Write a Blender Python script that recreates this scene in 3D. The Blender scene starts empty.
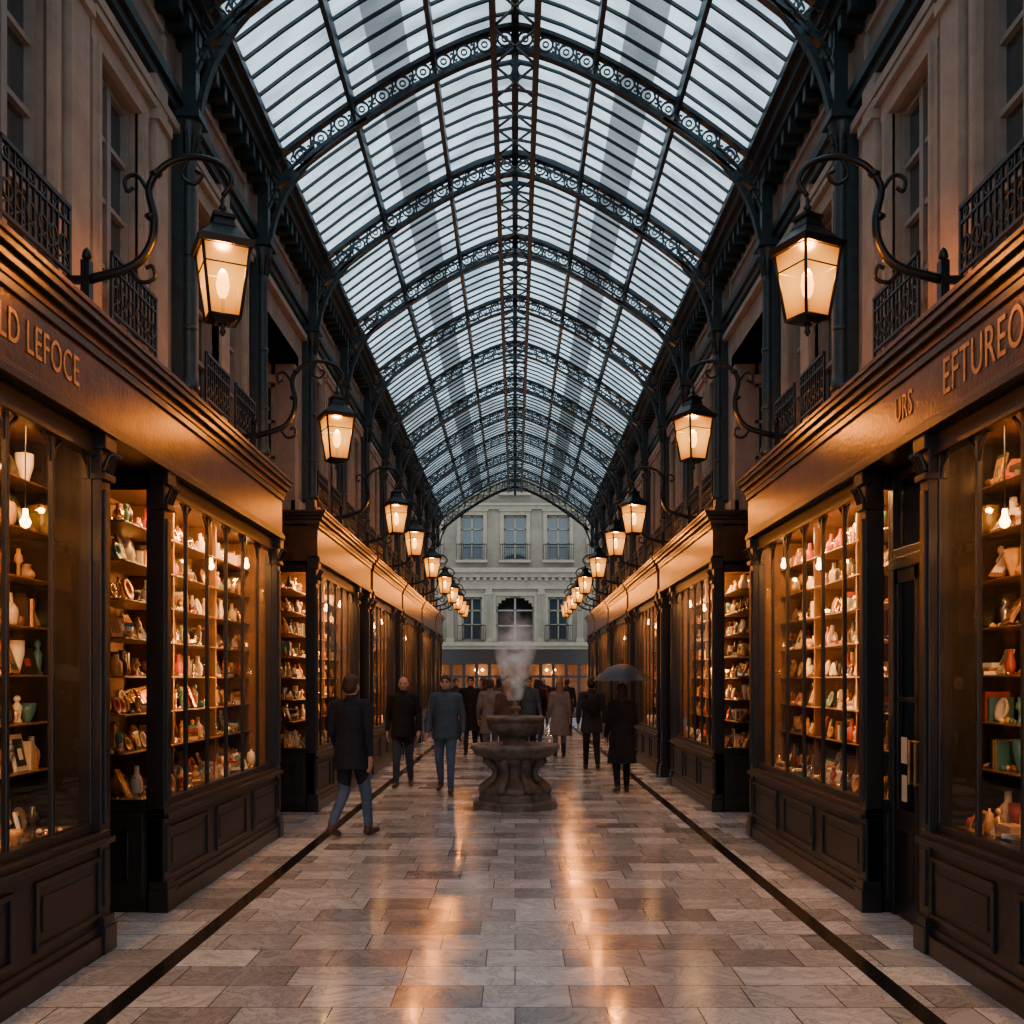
import bpy, bmesh, math, random
import numpy as np
from mathutils import Vector, Matrix
random.seed(11)
rnd=random.uniform
C=bpy.context.scene.collection
# ------------------------------------------------------------------ materials
MATS={}
def mat(name,col,rough=.5,metal=0.,var=0.,nscale=6.,bump=0.,bscale=40.,emis=None,estr=0.,spec=.5,coat=0.):
    if name in MATS: return MATS[name]
    m=bpy.data.materials.new(name); m.use_nodes=True; nt=m.node_tree; N=nt.nodes; L=nt.links
    b=N['Principled BSDF']
    b.inputs['Base Color'].default_value=(*col,1); b.inputs['Roughness'].default_value=rough
    b.inputs['Metallic'].default_value=metal; b.inputs['Specular IOR Level'].default_value=spec
    if coat: b.inputs['Coat Weight'].default_value=coat; b.inputs['Coat Roughness'].default_value=.15
    tc=N.new('ShaderNodeTexCoord')
    if var>0:
        n=N.new('ShaderNodeTexNoise'); n.inputs['Scale'].default_value=nscale; n.inputs['Detail'].default_value=6
        n.inputs['Roughness'].default_value=.65
        L.new(tc.outputs['Object'],n.inputs['Vector'])
        r=N.new('ShaderNodeValToRGB'); r.color_ramp.elements[0].position=.3; r.color_ramp.elements[1].position=.7
        r.color_ramp.elements[0].color=(*[max(0,c*(1-var)) for c in col],1)
        r.color_ramp.elements[1].color=(*[min(1,c*(1+var)) for c in col],1)
        L.new(n.outputs['Fac'],r.inputs['Fac']); L.new(r.outputs['Color'],b.inputs['Base Color'])
    if bump>0:
        n2=N.new('ShaderNodeTexNoise'); n2.inputs['Scale'].default_value=bscale; n2.inputs['Detail'].default_value=4
        L.new(tc.outputs['Object'],n2.inputs['Vector'])
        bp=N.new('ShaderNodeBump'); bp.inputs['Strength'].default_value=bump; bp.inputs['Distance'].default_value=.02
        L.new(n2.outputs['Fac'],bp.inputs['Height']); L.new(bp.outputs['Normal'],b.inputs['Normal'])
    if emis:
        b.inputs['Emission Color'].default_value=(*emis,1); b.inputs['Emission Strength'].default_value=estr
    MATS[name]=m; return m

wood=mat('dark_timber',(.010,.0085,.008),.32,var=.4,nscale=9,bump=.08,bscale=60)
wood2=mat('dark_timber_panel',(.013,.011,.010),.38,var=.4,nscale=5,bump=.08,bscale=50)
signm=mat('sign_bronze',(.085,.046,.021),.30,metal=.5,var=.45,nscale=5,bump=.14,bscale=30)
cornm=mat('cornice_bronze',(.055,.031,.016),.36,metal=.3,var=.35,nscale=7,bump=.1)
gold=mat('gold_letters',(.50,.29,.10),.4,metal=.6,var=.4,nscale=14)
stone=mat('stone_wall',(.24,.195,.16),.8,var=.28,nscale=2.2,bump=.25,bscale=25)
stone_t=mat('stone_trim',(.32,.265,.21),.75,var=.22,nscale=4,bump=.2,bscale=30)
stone_f=mat('facade_stone',(.225,.178,.125),.85,var=.25,nscale=1.3,bump=.2,bscale=12)
stone_ft=mat('facade_trim',(.28,.225,.16),.8,var=.18,nscale=3)
darkin=mat('unlit_interior',(.012,.010,.009),.95,spec=.1)
iron=mat('painted_iron',(.024,.040,.047),.42,metal=.3,var=.3,nscale=12,bump=.05)
iron_b=mat('black_iron',(.012,.013,.014),.4,metal=.5)
winframe=mat('window_frame_paint',(.22,.21,.19),.5,var=.2)
dglass=mat('dark_window_glass',(.03,.045,.055),.05,spec=1.0)
inner=mat('shop_interior_wood',(.115,.055,.022),.55,var=.4,nscale=6)
shelfm=mat('shelf_wood',(.11,.058,.026),.35,var=.3,nscale=8)
fstone=mat('fountain_stone',(.14,.12,.095),.65,var=.6,nscale=7,bump=.7,bscale=22)
water=mat('fountain_water',(.05,.06,.06),.05,spec=.8)
bulbm=mat('bulb_glow',(1,.7,.35),.4,emis=(1,.50,.15),estr=26)
strip=mat('black_marble',(.012,.012,.012),.16,var=.4,nscale=9)
PAL=[mat('goods_cream',(.66,.50,.30),.45,var=.2,nscale=30),mat('goods_brown',(.20,.09,.04),.4,var=.3,nscale=30),
     mat('goods_gold',(.85,.46,.12),.25,metal=.8),mat('goods_red',(.34,.05,.03),.45),mat('goods_teal',(.05,.15,.15),.35),
     mat('goods_white',(.74,.64,.48),.35),mat('goods_black',(.03,.025,.02),.3),mat('goods_ochre',(.52,.27,.07),.4,var=.3,nscale=20),
     mat('goods_bronze',(.45,.24,.09),.3,metal=.8),mat('goods_tan',(.42,.25,.12),.5,var=.3,nscale=25),mat('goods_silver',(.65,.58,.48),.22,metal=.9)]

def nodes_mat(name):
    m=bpy.data.materials.new(name); m.use_nodes=True; nt=m.node_tree; nt.nodes.clear()
    return m,nt.nodes,nt.links
# shop glass
glass,N,L=nodes_mat('shop_window_glass')
o=N.new('ShaderNodeOutputMaterial'); mx=N.new('ShaderNodeMixShader'); t=N.new('ShaderNodeBsdfTransparent'); g=N.new('ShaderNodeBsdfGlossy')
t.inputs['Color'].default_value=(.96,.94,.91,1); g.inputs['Roughness'].default_value=.02; g.inputs['Color'].default_value=(.8,.8,.8,1)
lw=N.new('ShaderNodeLayerWeight'); lw.inputs['Blend'].default_value=.12
mrr=N.new('ShaderNodeMapRange'); mrr.inputs['To Min'].default_value=.04; mrr.inputs['To Max'].default_value=.5
L.new(lw.outputs['Facing'],mrr.inputs['Value'])
L.new(mrr.outputs[0],mx.inputs[0]); L.new(t.outputs[0],mx.inputs[1]); L.new(g.outputs[0],mx.inputs[2]); L.new(mx.outputs[0],o.inputs['Surface'])
# roof glass
def roofglass(name,tint,trans,lo=.5):
    m,N,L=nodes_mat(name)
    o=N.new('ShaderNodeOutputMaterial'); mx=N.new('ShaderNodeMixShader'); t=N.new('ShaderNodeBsdfTransparent'); d=N.new('ShaderNodeBsdfTranslucent')
    tc=N.new('ShaderNodeTexCoord'); n=N.new('ShaderNodeTexNoise'); n.inputs['Scale'].default_value=1.6; n.inputs['Detail'].default_value=7
    mp=N.new('ShaderNodeMapping'); mp.inputs['Scale'].default_value=(.7,1.6,1)
    L.new(tc.outputs['Object'],mp.inputs[0]); L.new(mp.outputs[0],n.inputs['Vector'])
    r=N.new('ShaderNodeValToRGB'); r.color_ramp.elements[0].position=.34; r.color_ramp.elements[1].position=.6
    r.color_ramp.elements[0].color=(*[c*lo for c in tint],1); r.color_ramp.elements[1].color=(*tint,1)
    L.new(n.outputs['Fac'],r.inputs[0]); L.new(r.outputs[0],t.inputs['Color']); L.new(r.outputs[0],d.inputs['Color'])
    mx.inputs[0].default_value=trans
    L.new(t.outputs[0],mx.inputs[1]); L.new(d.outputs[0],mx.inputs[2]); L.new(mx.outputs[0],o.inputs['Surface'])
    return m
rglass=roofglass('roof_glass',(.90,.95,.98),.45,.45)
rglass_d=roofglass('roof_glass_shadow_tint',(.25,.25,.25),.5,.6)  # darker tint stands in for the shadow bands along the roof
# lantern glass : frosted panes, brightest next to the burner
lglass,N,L=nodes_mat('lantern_glass')
o=N.new('ShaderNodeOutputMaterial'); mx=N.new('ShaderNodeMixShader'); t=N.new('ShaderNodeBsdfTransparent'); e=N.new('ShaderNodeEmission')
t.inputs['Color'].default_value=(1,.62,.2,1)
tc=N.new('ShaderNodeTexCoord'); vl=N.new('ShaderNodeVectorMath'); vl.operation='DISTANCE'; vl.inputs[1].default_value=(0,0,-.02); L.new(tc.outputs['Object'],vl.inputs[0])
r=N.new('ShaderNodeValToRGB'); r.color_ramp.elements[0].position=.10; r.color_ramp.elements[1].position=.26
r.color_ramp.elements[0].color=(1,.42,.05,1); r.color_ramp.elements[1].color=(1,.24,.012,1); L.new(vl.outputs['Value'],r.inputs[0]); L.new(r.outputs[0],e.inputs['Color'])
mr=N.new('ShaderNodeMapRange'); mr.inputs['From Min'].default_value=.09; mr.inputs['From Max'].default_value=.25; mr.inputs['To Min'].default_value=3.4; mr.inputs['To Max'].default_value=.75
L.new(vl.outputs['Value'],mr.inputs['Value']); L.new(mr.outputs[0],e.inputs['Strength'])
mx.inputs[0].default_value=.75
L.new(t.outputs[0],mx.inputs[1]); L.new(e.outputs[0],mx.inputs[2]); L.new(mx.outputs[0],o.inputs['Surface'])
# floor
floorm=bpy.data.materials.new('marble_tiles'); floorm.use_nodes=True; N=floorm.node_tree.nodes; L=floorm.node_tree.links; b=N['Principled BSDF']
tc=N.new('ShaderNodeTexCoord'); br=N.new('ShaderNodeTexBrick')
L.new(tc.outputs['Object'],br.inputs['Vector'])
br.inputs['Scale'].default_value=1; br.inputs['Brick Width'].default_value=.46; br.inputs['Row Height'].default_value=.36
br.inputs['Mortar Size'].default_value=.004; br.inputs['Mortar Smooth'].default_value=.1; br.offset=.37; br.squash=1.35; br.squash_frequency=3
br.inputs['Color1'].default_value=(.80,.79,.76,1); br.inputs['Color2'].default_value=(.27,.265,.26,1); br.inputs['Mortar'].default_value=(.08,.075,.07,1)
n=N.new('ShaderNodeTexNoise'); n.inputs['Scale'].default_value=2.3; n.inputs['Detail'].default_value=9; n.inputs['Roughness'].default_value=.7; n.inputs['Distortion'].default_value=2.5
L.new(tc.outputs['Object'],n.inputs['Vector'])
r=N.new('ShaderNodeValToRGB'); E=r.color_ramp.elements; E[0].position=.3; E[0].color=(.5,.49,.48,1); E[1].position=.56; E[1].color=(1,1,1,1)
x=E.new(.47); x.color=(.95,.94,.93,1); x=E.new(.5); x.color=(.5,.49,.48,1); x=E.new(.53); x.color=(.95,.95,.95,1)
L.new(n.outputs['Fac'],r.inputs[0])
mm=N.new('ShaderNodeMixRGB'); mm.blend_type='MULTIPLY'; mm.inputs[0].default_value=1
L.new(br.outputs['Color'],mm.inputs[1]); L.new(r.outputs[0],mm.inputs[2]); L.new(mm.outputs[0],b.inputs['Base Color'])
n3=N.new('ShaderNodeTexNoise'); n3.inputs['Scale'].default_value=3.; n3.inputs['Detail'].default_value=5
L.new(tc.outputs['Object'],n3.inputs['Vector'])
mr=N.new('ShaderNodeMapRange'); mr.inputs['From Min'].default_value=.3; mr.inputs['From Max'].default_value=.7; mr.inputs['To Min'].default_value=.08; mr.inputs['To Max'].default_value=.24
L.new(n3.outputs['Fac'],mr.inputs['Value']); L.new(mr.outputs[0],b.inputs['Roughness'])
bp=N.new('ShaderNodeBump'); bp.inputs['Strength'].default_value=.25; bp.inputs['Distance'].default_value=.003; bp.invert=True
L.new(br.outputs['Fac'],bp.inputs['Height']); L.new(bp.outputs[0],b.inputs['Normal'])
b.inputs['Specular IOR Level'].default_value=.8

# ------------------------------------------------------------------ mesh builder
class MB:
    def __init__(s,mats): s.v=[];s.f=[];s.m=[];s.s=[];s.mats=mats
    def idx(s,m):
        if m not in s.mats: s.mats.append(m)
        return s.mats.index(m)
    def add(s,vs,fs,m,sm=False):
        o=len(s.v); s.v+= [tuple(v) for v in vs]; i=s.idx(m)
        for f in fs: s.f.append([a+o for a in f]); s.m.append(i); s.s.append(sm)
    def box(s,x0,x1,y0,y1,z0,z1,m):
        x0,x1=sorted((x0,x1));y0,y1=sorted((y0,y1));z0,z1=sorted((z0,z1))
        s.add([(x0,y0,z0),(x1,y0,z0),(x1,y1,z0),(x0,y1,z0),(x0,y0,z1),(x1,y0,z1),(x1,y1,z1),(x0,y1,z1)],
              [(0,3,2,1),(4,5,6,7),(0,1,5,4),(1,2,6,5),(2,3,7,6),(3,0,4,7)],m)
    def boxr(s,c,sz,R,m):
        vs=[Vector(c)+R@Vector((a*sz[0]/2,b*sz[1]/2,d*sz[2]/2)) for a,b,d in [(-1,-1,-1),(1,-1,-1),(1,1,-1),(-1,1,-1),(-1,-1,1),(1,-1,1),(1,1,1),(-1,1,1)]]
        s.add(vs,[(0,3,2,1),(4,5,6,7),(0,1,5,4),(1,2,6,5),(2,3,7,6),(3,0,4,7)],m)
    def lathe(s,prof,c,n,m,ph=0,sm=True,fn=None):
        vs=[];fs=[];k=len(prof)
        for i in range(n):
            a=ph+2*math.pi*i/n
            for r,z in prof:
                rr=r*(fn(a,z) if fn else 1)
                vs.append((c[0]+rr*math.cos(a),c[1]+rr*math.sin(a),c[2]+z))
        for i in range(n):
            j=(i+1)%n
            for q in range(k-1): fs.append((i*k+q,j*k+q,j*k+q+1,i*k+q+1))
        fs.append([i*k for i in range(n)][::-1]); fs.append([i*k+k-1 for i in range(n)])
        s.add(vs,fs,m,sm)
    def tube(s,pts,r,n,m,closed=False,sm=True,ph=0.):
        P=[Vector(p) for p in pts]; K=len(P); vs=[];fs=[]
        if not isinstance(r,(list,tuple)): r=[r]*K
        up=None
        for i in range(K):
            if closed: d=P[(i+1)%K]-P[i-1]
            else: d=P[min(i+1,K-1)]-P[max(i-1,0)]
            d.normalize()
            if up is None:
                up=Vector((0,1,0)) if abs(d.y)<.9 else Vector((0,0,1))
            a=(up-d*up.dot(d)); 
            if a.length<1e-5: a=d.orthogonal()
            a.normalize(); up=a; b=d.cross(a)
            for q in range(n):
                t=ph+2*math.pi*(q+.5)/n
                vs.append(P[i]+a*math.cos(t)*r[i]+b*math.sin(t)*r[i])
        for i in range(K if closed else K-1):
            j=(i+1)%K
            for q in range(n):
                w=(q+1)%n; fs.append((i*n+q,i*n+w,j*n+w,j*n+q))
        if not closed:
            fs.append(list(range(n))[::-1]); fs.append([ (K-1)*n+q for q in range(n)])
        s.add(vs,fs,m,sm and n>4)
    def obj(s,name,parent=None,loc=(0,0,0),bevel=0.):
        me=bpy.data.meshes.new(name); me.from_pydata(s.v,[],s.f)
        for m in s.mats: me.materials.append(m)
        me.polygons.foreach_set('material_index',s.m); me.polygons.foreach_set('use_smooth',s.s)
        bm=bmesh.new(); bm.from_mesh(me); bmesh.ops.recalc_face_normals(bm,faces=bm.faces); bm.to_mesh(me); bm.free()
        o=bpy.data.objects.new(name,me); C.objects.link(o); o.location=loc
        if parent: o.parent=parent
        if bevel:
            b=o.modifiers.new('bevel','BEVEL'); b.width=bevel; b.segments=2; b.limit_method='ANGLE'
        return o
def empty(name,loc=(0,0,0),rz=0):
    e=bpy.data.objects.new(name,None); C.objects.link(e); e.location=loc; e.rotation_euler=(0,0,rz); e.empty_display_size=.2; return e
def inst(name,me,loc,rz=0,sc=(1,1,1),parent=None):
    o=bpy.data.objects.new(name,me); C.objects.link(o); o.location=loc; o.rotation_euler=(0,0,rz); o.scale=sc
    if parent: o.parent=parent
    return o
def light(kind,name,loc,energy,col,parent=None,radius=.03,size=None,direction=None):
    l=bpy.data.lights.new(name,kind); l.energy=energy; l.color=col
    if kind=='AREA':
        l.shape='RECTANGLE'; l.size,l.size_y=size
    else: l.shadow_soft_size=radius
    o=bpy.data.objects.new(name,l); C.objects.link(o); o.location=loc
    if direction is not None:
        z=-Vector(direction).normalized(); y=Vector((0,1,0)); xx=y.cross(z).normalized(); yy=z.cross(xx)
        o.rotation_euler=Matrix((xx,yy,z)).transposed().to_euler()
    if parent: o.parent=parent
    return o
def circ(c,r,n,plane='xz'):
    out=[]
    for i in range(n):
        a=2*math.pi*i/n
        if plane=='xz': out.append((c[0]+r*math.cos(a),c[1],c[2]+r*math.sin(a)))
        else: out.append((c[0],c[1]+r*math.cos(a),c[2]+r*math.sin(a)))
    return out
def catmull(P,k=6):
    P=[Vector(p) for p in P]; Q=[P[0]*2-P[1]]+P+[P[-1]*2-P[-2]]; out=[]
    for i in range(1,len(Q)-2):
        for j in range(k):
            t=j/k; a,b,c,d=Q[i-1],Q[i],Q[i+1],Q[i+2]
            out.append(.5*((2*b)+(c-a)*t+(2*a-5*b+4*c-d)*t*t+(-a+3*b-3*c+d)*t**3))
    out.append(P[-1]); return out

YB=-4.0; YE=34.0
WARM=(1,.44,.12)
# ------------------------------------------------------------------ floor
f=MB([floorm]); f.box(-9,9,YB-2,44.2,-.1,0,floorm); f.obj('floor')
f=MB([strip])
for s in (-1,1): f.box(s*1.96,s*2.07,YB,YE+5,.0,.003,strip)
f.obj('trim_1')
# ------------------------------------------------------------------ roof
def zr(u): return 8.5-1.35*(min(abs(u),2.6)/2.45)**1.42
US=[0,.22,.5,.85,1.1,1.45,1.7,2.1,2.45]
rg=MB([rglass,rglass_d])
for s in (-1,1):
    for i in range(len(US)-1):
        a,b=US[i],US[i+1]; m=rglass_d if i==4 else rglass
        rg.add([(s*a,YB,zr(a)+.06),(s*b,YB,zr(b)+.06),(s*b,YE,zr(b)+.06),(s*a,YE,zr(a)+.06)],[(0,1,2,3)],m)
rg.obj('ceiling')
rb=MB([iron])
y=YB
while y<YE:
    for s in (-1,1):
        for i in range(len(US)-1):
            a=(s*US[i],y,zr(US[i])+.04); b=(s*US[i+1],y,zr(US[i+1])+.04)
            rb.tube([a,b],.020,4,iron)
    y+=.27
for s in (-1,1):
    for u,w,h in ((.22,.05,.12),(.85,.05,.13),(1.7,.045,.12)):
        rb.box(s*u-w/2,s*u+w/2,YB,YE,zr(u)-h,zr(u)+.05,iron)
    rb.box(s*.22-.03,s*.22+.03,YB,YE,zr(.22)-.44,zr(.22)-.38,iron)
    y=YB
    while y<YE-.3:
        rb.tube([(s*.22,y,zr(.22)-.4),(s*.22,y+.3,zr(.22)-.06)],.018,4,iron); rb.tube([(s*.22,y+.3,zr(.22)-.06),(s*.22,y+.6,zr(.22)-.4)],.018,4,iron)
        rb.tube([(-s*.22,y,zr(.22)-.41),(s*.22,y+.6,zr(.22)-.41)],.014,4,iron)
        y+=.6
rb.box(-.04,.04,YB,YE,8.36,8.62,iron)
rb.obj('roof_glazing_bars')

RIBS=[-3.2,-.6,2.0,4.55,8.1,10.45,13.0,15.4,17.8,20.2,22.6,25.0,27.4,29.8,32.2,33.95]
def zl(u): return zr(u)-.27-.06*(abs(u)/2.45)**2
ri=MB([iron])
UU=[-2.5+5*i/40 for i in range(41)]
def strap(pts,w,h):
    for i in range(len(pts)-1):
        a=Vector(pts[i]);b=Vector(pts[i+1]);d=b-a
        ang=math.atan2(d.z,d.x)
        ri.boxr((a+b)/2,(d.length+.01,w,h),Matrix.Rotation(-ang,3,'Y'),iron)
strap([(u,0,zr(u)-.02) for u in UU],.10,.04)
strap([(u,0,zl(u)) for u in UU],.08,.035)
k=22
for i in range(k):
    u=-2.35+4.7*(i+.5)/k; zc=(zr(u)+zl(u))/2
    ri.tube(circ((u,0,zc),.075,12),.014,4,iron,closed=True)
    ri.tube(circ((u,0,zc),.030,8),.010,4,iron,closed=True)
    for sg in (-1,1):
        ri.tube(catmull([(u+sg*.075,0,zc+.01),(u+sg*.10,0,zc+.06),(u+sg*.085,0,zc+.085),(u+sg*.07,0,zc+.07)],2),.011,4,iron)
        ri.tube(catmull([(u+sg*.075,0,zc-.01),(u+sg*.10,0,zc-.06),(u+sg*.085,0,zc-.085),(u+sg*.07,0,zc-.07)],2),.011,4,iron)
    if i<k-1:
        u2=-2.35+4.7*(i+1)/k
        ri.tube([(u2,0,zl(u2)),(u2,0,zr(u2))],.014,4,iron)
for s in (-1,1):
    B=[]
    for i in range(15):
        t=i/14; a=Vector((s*2.56,0,6.2)); b=Vector((s*2.46,0,7.05)); c=Vector((s*1.55,0,zl(1.55)))
        B.append(a*(1-t)**2+b*2*t*(1-t)+c*t*t)
    strap(B,.08,.045)
    B2=[p+Vector((s*.10,0,.02)) for p in B[:11]]
    strap(B2,.05,.02)
    ri.box(s*2.57,s*2.68,-.05,.05,6.15,7.3,iron)
    for (u,z,r) in ((2.43,6.98,.11),(2.22,7.12,.075),(2.50,6.72,.055),(2.07,7.22,.05)):
        ri.tube(circ((s*u,0,z),r,14),.013,4,iron,closed=True)
    ri.tube(catmull([(s*2.62,0,7.15),(s*2.5,0,7.16),(s*2.38,0,7.02),(s*2.46,0,6.9),(s*2.54,0,6.98)],5),.014,5,iron)
ri.lathe([(.0,-.62),(.03,-.58),(.05,-.52),(.03,-.46),(.06,-.42),(.03,-.36),(.025,-.1)],(0,0,8.5),8,iron)
for s in(-1,1): ri.tube([(0,0,8.1),(s*.22,0,zr(.22)-.40)],.014,4,iron)
ribme=None
for i,y in enumerate(RIBS):
    if ribme is None: ob=ri.obj('roof_arch_truss',loc=(0,y,0)); ribme=ob.data
    else: inst('roof_arch_truss',ribme,(0,y,0))
ge=MB([iron])
ge.tube([(u,YE,zl(u)-.04) for u in UU],.035,6,iron)
ge.obj('roof_gable_arch')

# ------------------------------------------------------------------ upper walls
def wallgrid(mb,s,u0,u1,y0,y1,z0,z1,ops,m):
    ys=sorted(set([y0,y1]+[a for o_ in ops for a in o_[:2] if y0<a<y1]))
    for a,b in zip(ys[:-1],ys[1:]):
        oo=sorted([(o_[2],o_[3]) for o_ in ops if o_[0]<=a+1e-6 and o_[1]>=b-1e-6])
        z=z0
        for p,q in oo:
            if p>z: mb.box(s*u0,s*u1,a,b,z,p,m)
            z=q
        if z<z1: mb.box(s*u0,s*u1,a,b,z,z1,m)
WIN=[(-2.5,.7),(-1.3,.7),(.1,.7),(1.4,.7),(2.7,.7),(3.75,.7),(5.50,.74),(6.92,.74),(8.85,.64),(9.75,.64)]
for i in range(6,len(RIBS)-2):
    a,b=RIBS[i],RIBS[i+1]; WIN+=[(a+.68,.62),(b-.68,.62)]
Z0,Z1=4.02,5.78
wme=None
w=MB([winframe,dglass,stone_t])
W=.7;H=Z1-Z0
w.box(-.13,-.11,-W/2,W/2,0,H,dglass)
for yy in (-W/2,W/2-.05,-.03): w.box(-.11,-.06,yy,yy+(.06 if yy==-.03 else .05),0,H,winframe)
for zz in (0,.45,.9,1.32,H-.05): w.box(-.11,-.07,-W/2,W/2,zz,zz+.035,winframe)
for s in (-1,1): 
    w.box(-.02,.035,s*W/2,s*(W/2+.11),-.02,H+.02,stone_t)
    w.box(-.02,.055,s*(W/2+.02),s*(W/2+.05),-.02,H+.02,stone_t)
w.box(-.02,.035,-W/2-.13,W/2+.13,H,H+.14,stone_t)
w.box(-.02,.08,-W/2-.16,W/2+.16,H+.14,H+.19,stone_t)
w.box(-.17,.07,-W/2-.12,W/2+.12,-.07,0,stone_t)
rl=MB([iron_b])
rl.box(-.01,.015,-.38,.38,.40,.425,iron_b); rl.box(-.01,.01,-.38,.38,.02,.04,iron_b); rl.box(-.01,.01,-.38,.38,.31,.325,iron_b)
for i in range(12):
    yy=-.37+.74*i/11; rl.box(-.007,.007,yy-.006,yy+.006,-.05 if i in(0,11) else .03,.41,iron_b)
for i in range(6):
    yy=-.31+.62*i/5; rl.tube(circ((.0,yy,.17),.05,12,'yz'),.009,5,iron_b,closed=True); rl.tube(circ((.0,yy,.365),.024,8,'yz'),.007,4,iron_b,closed=True)
    rl.tube(catmull([(0,yy-.05,.08),(0,yy,.11),(0,yy+.05,.08),(0,yy+.03,.05)],3),.007,4,iron_b)
for yy in(-.38,.38): rl.box(-.008,.008,yy-.012,yy+.012,-.09,.425,iron_b)
wd=None;n=0
for s in (-1,1):
    for (yc,ww) in WIN:
        n+=1; rz=math.pi if s>0 else 0
        if wd is None:
            ob=w.obj('window_1',bevel=.004); wd=ob.data; rd=rl.obj('balcony_railing'); rdd=rd.data
            r2=rd
        else:
            ob=inst('window_%d'%n,wd,(0,0,0)); r2=inst('balcony_railing',rdd,(0,0,0))
        for oo_,u,z in ((ob,2.75,Z0),(r2,2.63,Z0)):
            oo_.location=(s*u,yc,z); oo_.rotation_euler=(0,0,rz); oo_.scale=(1,ww/.7,1)
for s,nm in ((-1,'left'),(1,'right')):
    wl=MB([stone,stone_t,iron])
    ops=[(yc-ww/2,yc+ww/2,Z0,Z1) for yc,ww in WIN if not(10.7<yc<12.5)]
    ops.append((10.7,12.5,3.7,5.6))
    wallgrid(wl,s,2.75,3.05,YB,YE,3.70,7.2,ops,stone)
    wl.box(s*3.6,s*3.75,10.4,12.9,0,6.2,stone)
    wl.box(s*2.75,s*3.75,10.5,12.7,5.6,5.75,stone_t)
    wl.box(s*3.0,s*3.6,12.5,12.7,3.7,5.7,stone)
    wl.box(s*3.0,s*3.6,10.5,10.7,3.7,5.7,stone)
    wl.box(s*2.68,s*2.80,YB,YE,6.02,6.09,stone_t); wl.box(s*2.66,s*2.80,YB,YE,6.28,6.36,iron)
    wl.box(s*2.70,s*2.80,YB,YE,6.20,6.28,iron)
    wl.box(s*2.70,s*2.80,YB,10.7,3.77,3.90,stone_t); wl.box(s*2.70,s*2.80,12.5,YE,3.77,3.90,stone_t)
    wl.box(s*2.60,s*2.80,YB,YE,6.84,6.92,iron); wl.box(s*2.54,s*2.80,YB,YE,6.92,7.02,iron)
    wl.box(s*2.48,s*2.80,YB,YE,7.02,7.12,iron); wl.box(s*2.42,s*3.1,YB,YE,7.12,7.20,iron)
    y=YB+.1
    while y<YE: 
        wl.box(s*2.56,s*2.76,y,y+.08,6.78,6.92,iron); y+=.24
    for a,b in zip(RIBS[:-1],RIBS[1:]):
        wl.box(s*2.72,s*2.76,a+.3,b-.3,6.42,6.46,stone_t); wl.box(s*2.72,s*2.76,a+.3,b-.3,6.66,6.70,stone_t)
        for q in (a+.3,b-.34): wl.box(s*2.72,s*2.76,q,q+.04,6.42,6.70,stone_t)
    for yp in (6.20,9.3,7.62):
        wl.box(s*2.69,s*2.78,yp-.13,yp+.13,3.9,6.2,stone_t); wl.box(s*2.66,s*2.78,yp-.15,yp+.15,5.85,5.93,stone_t); wl.box(s*2.66,s*2.78,yp-.15,yp+.15,3.9,4.02,stone_t)
    wl.obj('wall_'+nm)
    rw=MB([winframe,dglass,stone_t])
    y=12.5
    rw.box(s*3.02,s*3.4,y-.01,y+.02,4.0,5.3,dglass)
    for a in (3.0,3.19,3.38): rw.box(s*a,s*(a+.04),y-.04,y,4.0,5.35,winframe)
    for z in (4.0,4.4,4.85,5.3): rw.box(s*3.0,s*3.42,y-.04,y,z,z+.04,winframe)
    rw.box(s*2.92,s*3.5,y-.07,y,3.9,4.0,stone_t); rw.box(s*2.92,s*3.5,y-.07,y,5.35,5.45,stone_t)
    n+=1; rw.obj('window_%d'%n)
co=MB([iron])
co.box(-.02,.12,-.11,.11,0,.12,iron); co.box(-.02,.10,-.09,.09,.12,.22,iron)
co.box(-.06,.03,-.10,.10,.2,2.4,iron)
co.lathe([(.085,.22),(.085,.26),(.065,.32),(.06,.36),(.052,2.0),(.06,2.03),(.06,2.07),(.05,2.1),(.06,2.2),(.10,2.36),(.11,2.38)],(.05,0,0),12,iron)
co.box(-.06,.17,-.13,.13,2.38,2.44,iron)
for i in range(8):
    a=i*math.pi/4
    d=Vector((math.cos(a),math.sin(a),0)); c=Vector((.05,0,0))
    for z0,r in ((2.1,.06),(2.2,.075)):
        co.tube([c+d*r*.85+Vector((0,0,z0)),c+d*r*1.1+Vector((0,0,z0+.09)),c+d*(r*1.1+.03)+Vector((0,0,z0+.10))],[.018,.014,.006],5,iron)
for z in (.7,1.3): co.lathe([(.06,0),(.07,.02),(.06,.04)],(.05,0,z),12,iron)
cm=None
for s in (-1,1):
    for y in RIBS[:-1]:
        if cm is None: ob=co.obj('iron_column'); cm=ob.data
        else: ob=inst('iron_column',cm,(0,0,0))
        ob.location=(s*2.69,y,3.77); ob.rotation_euler=(0,0,math.pi if s>0 else 0)

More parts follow.
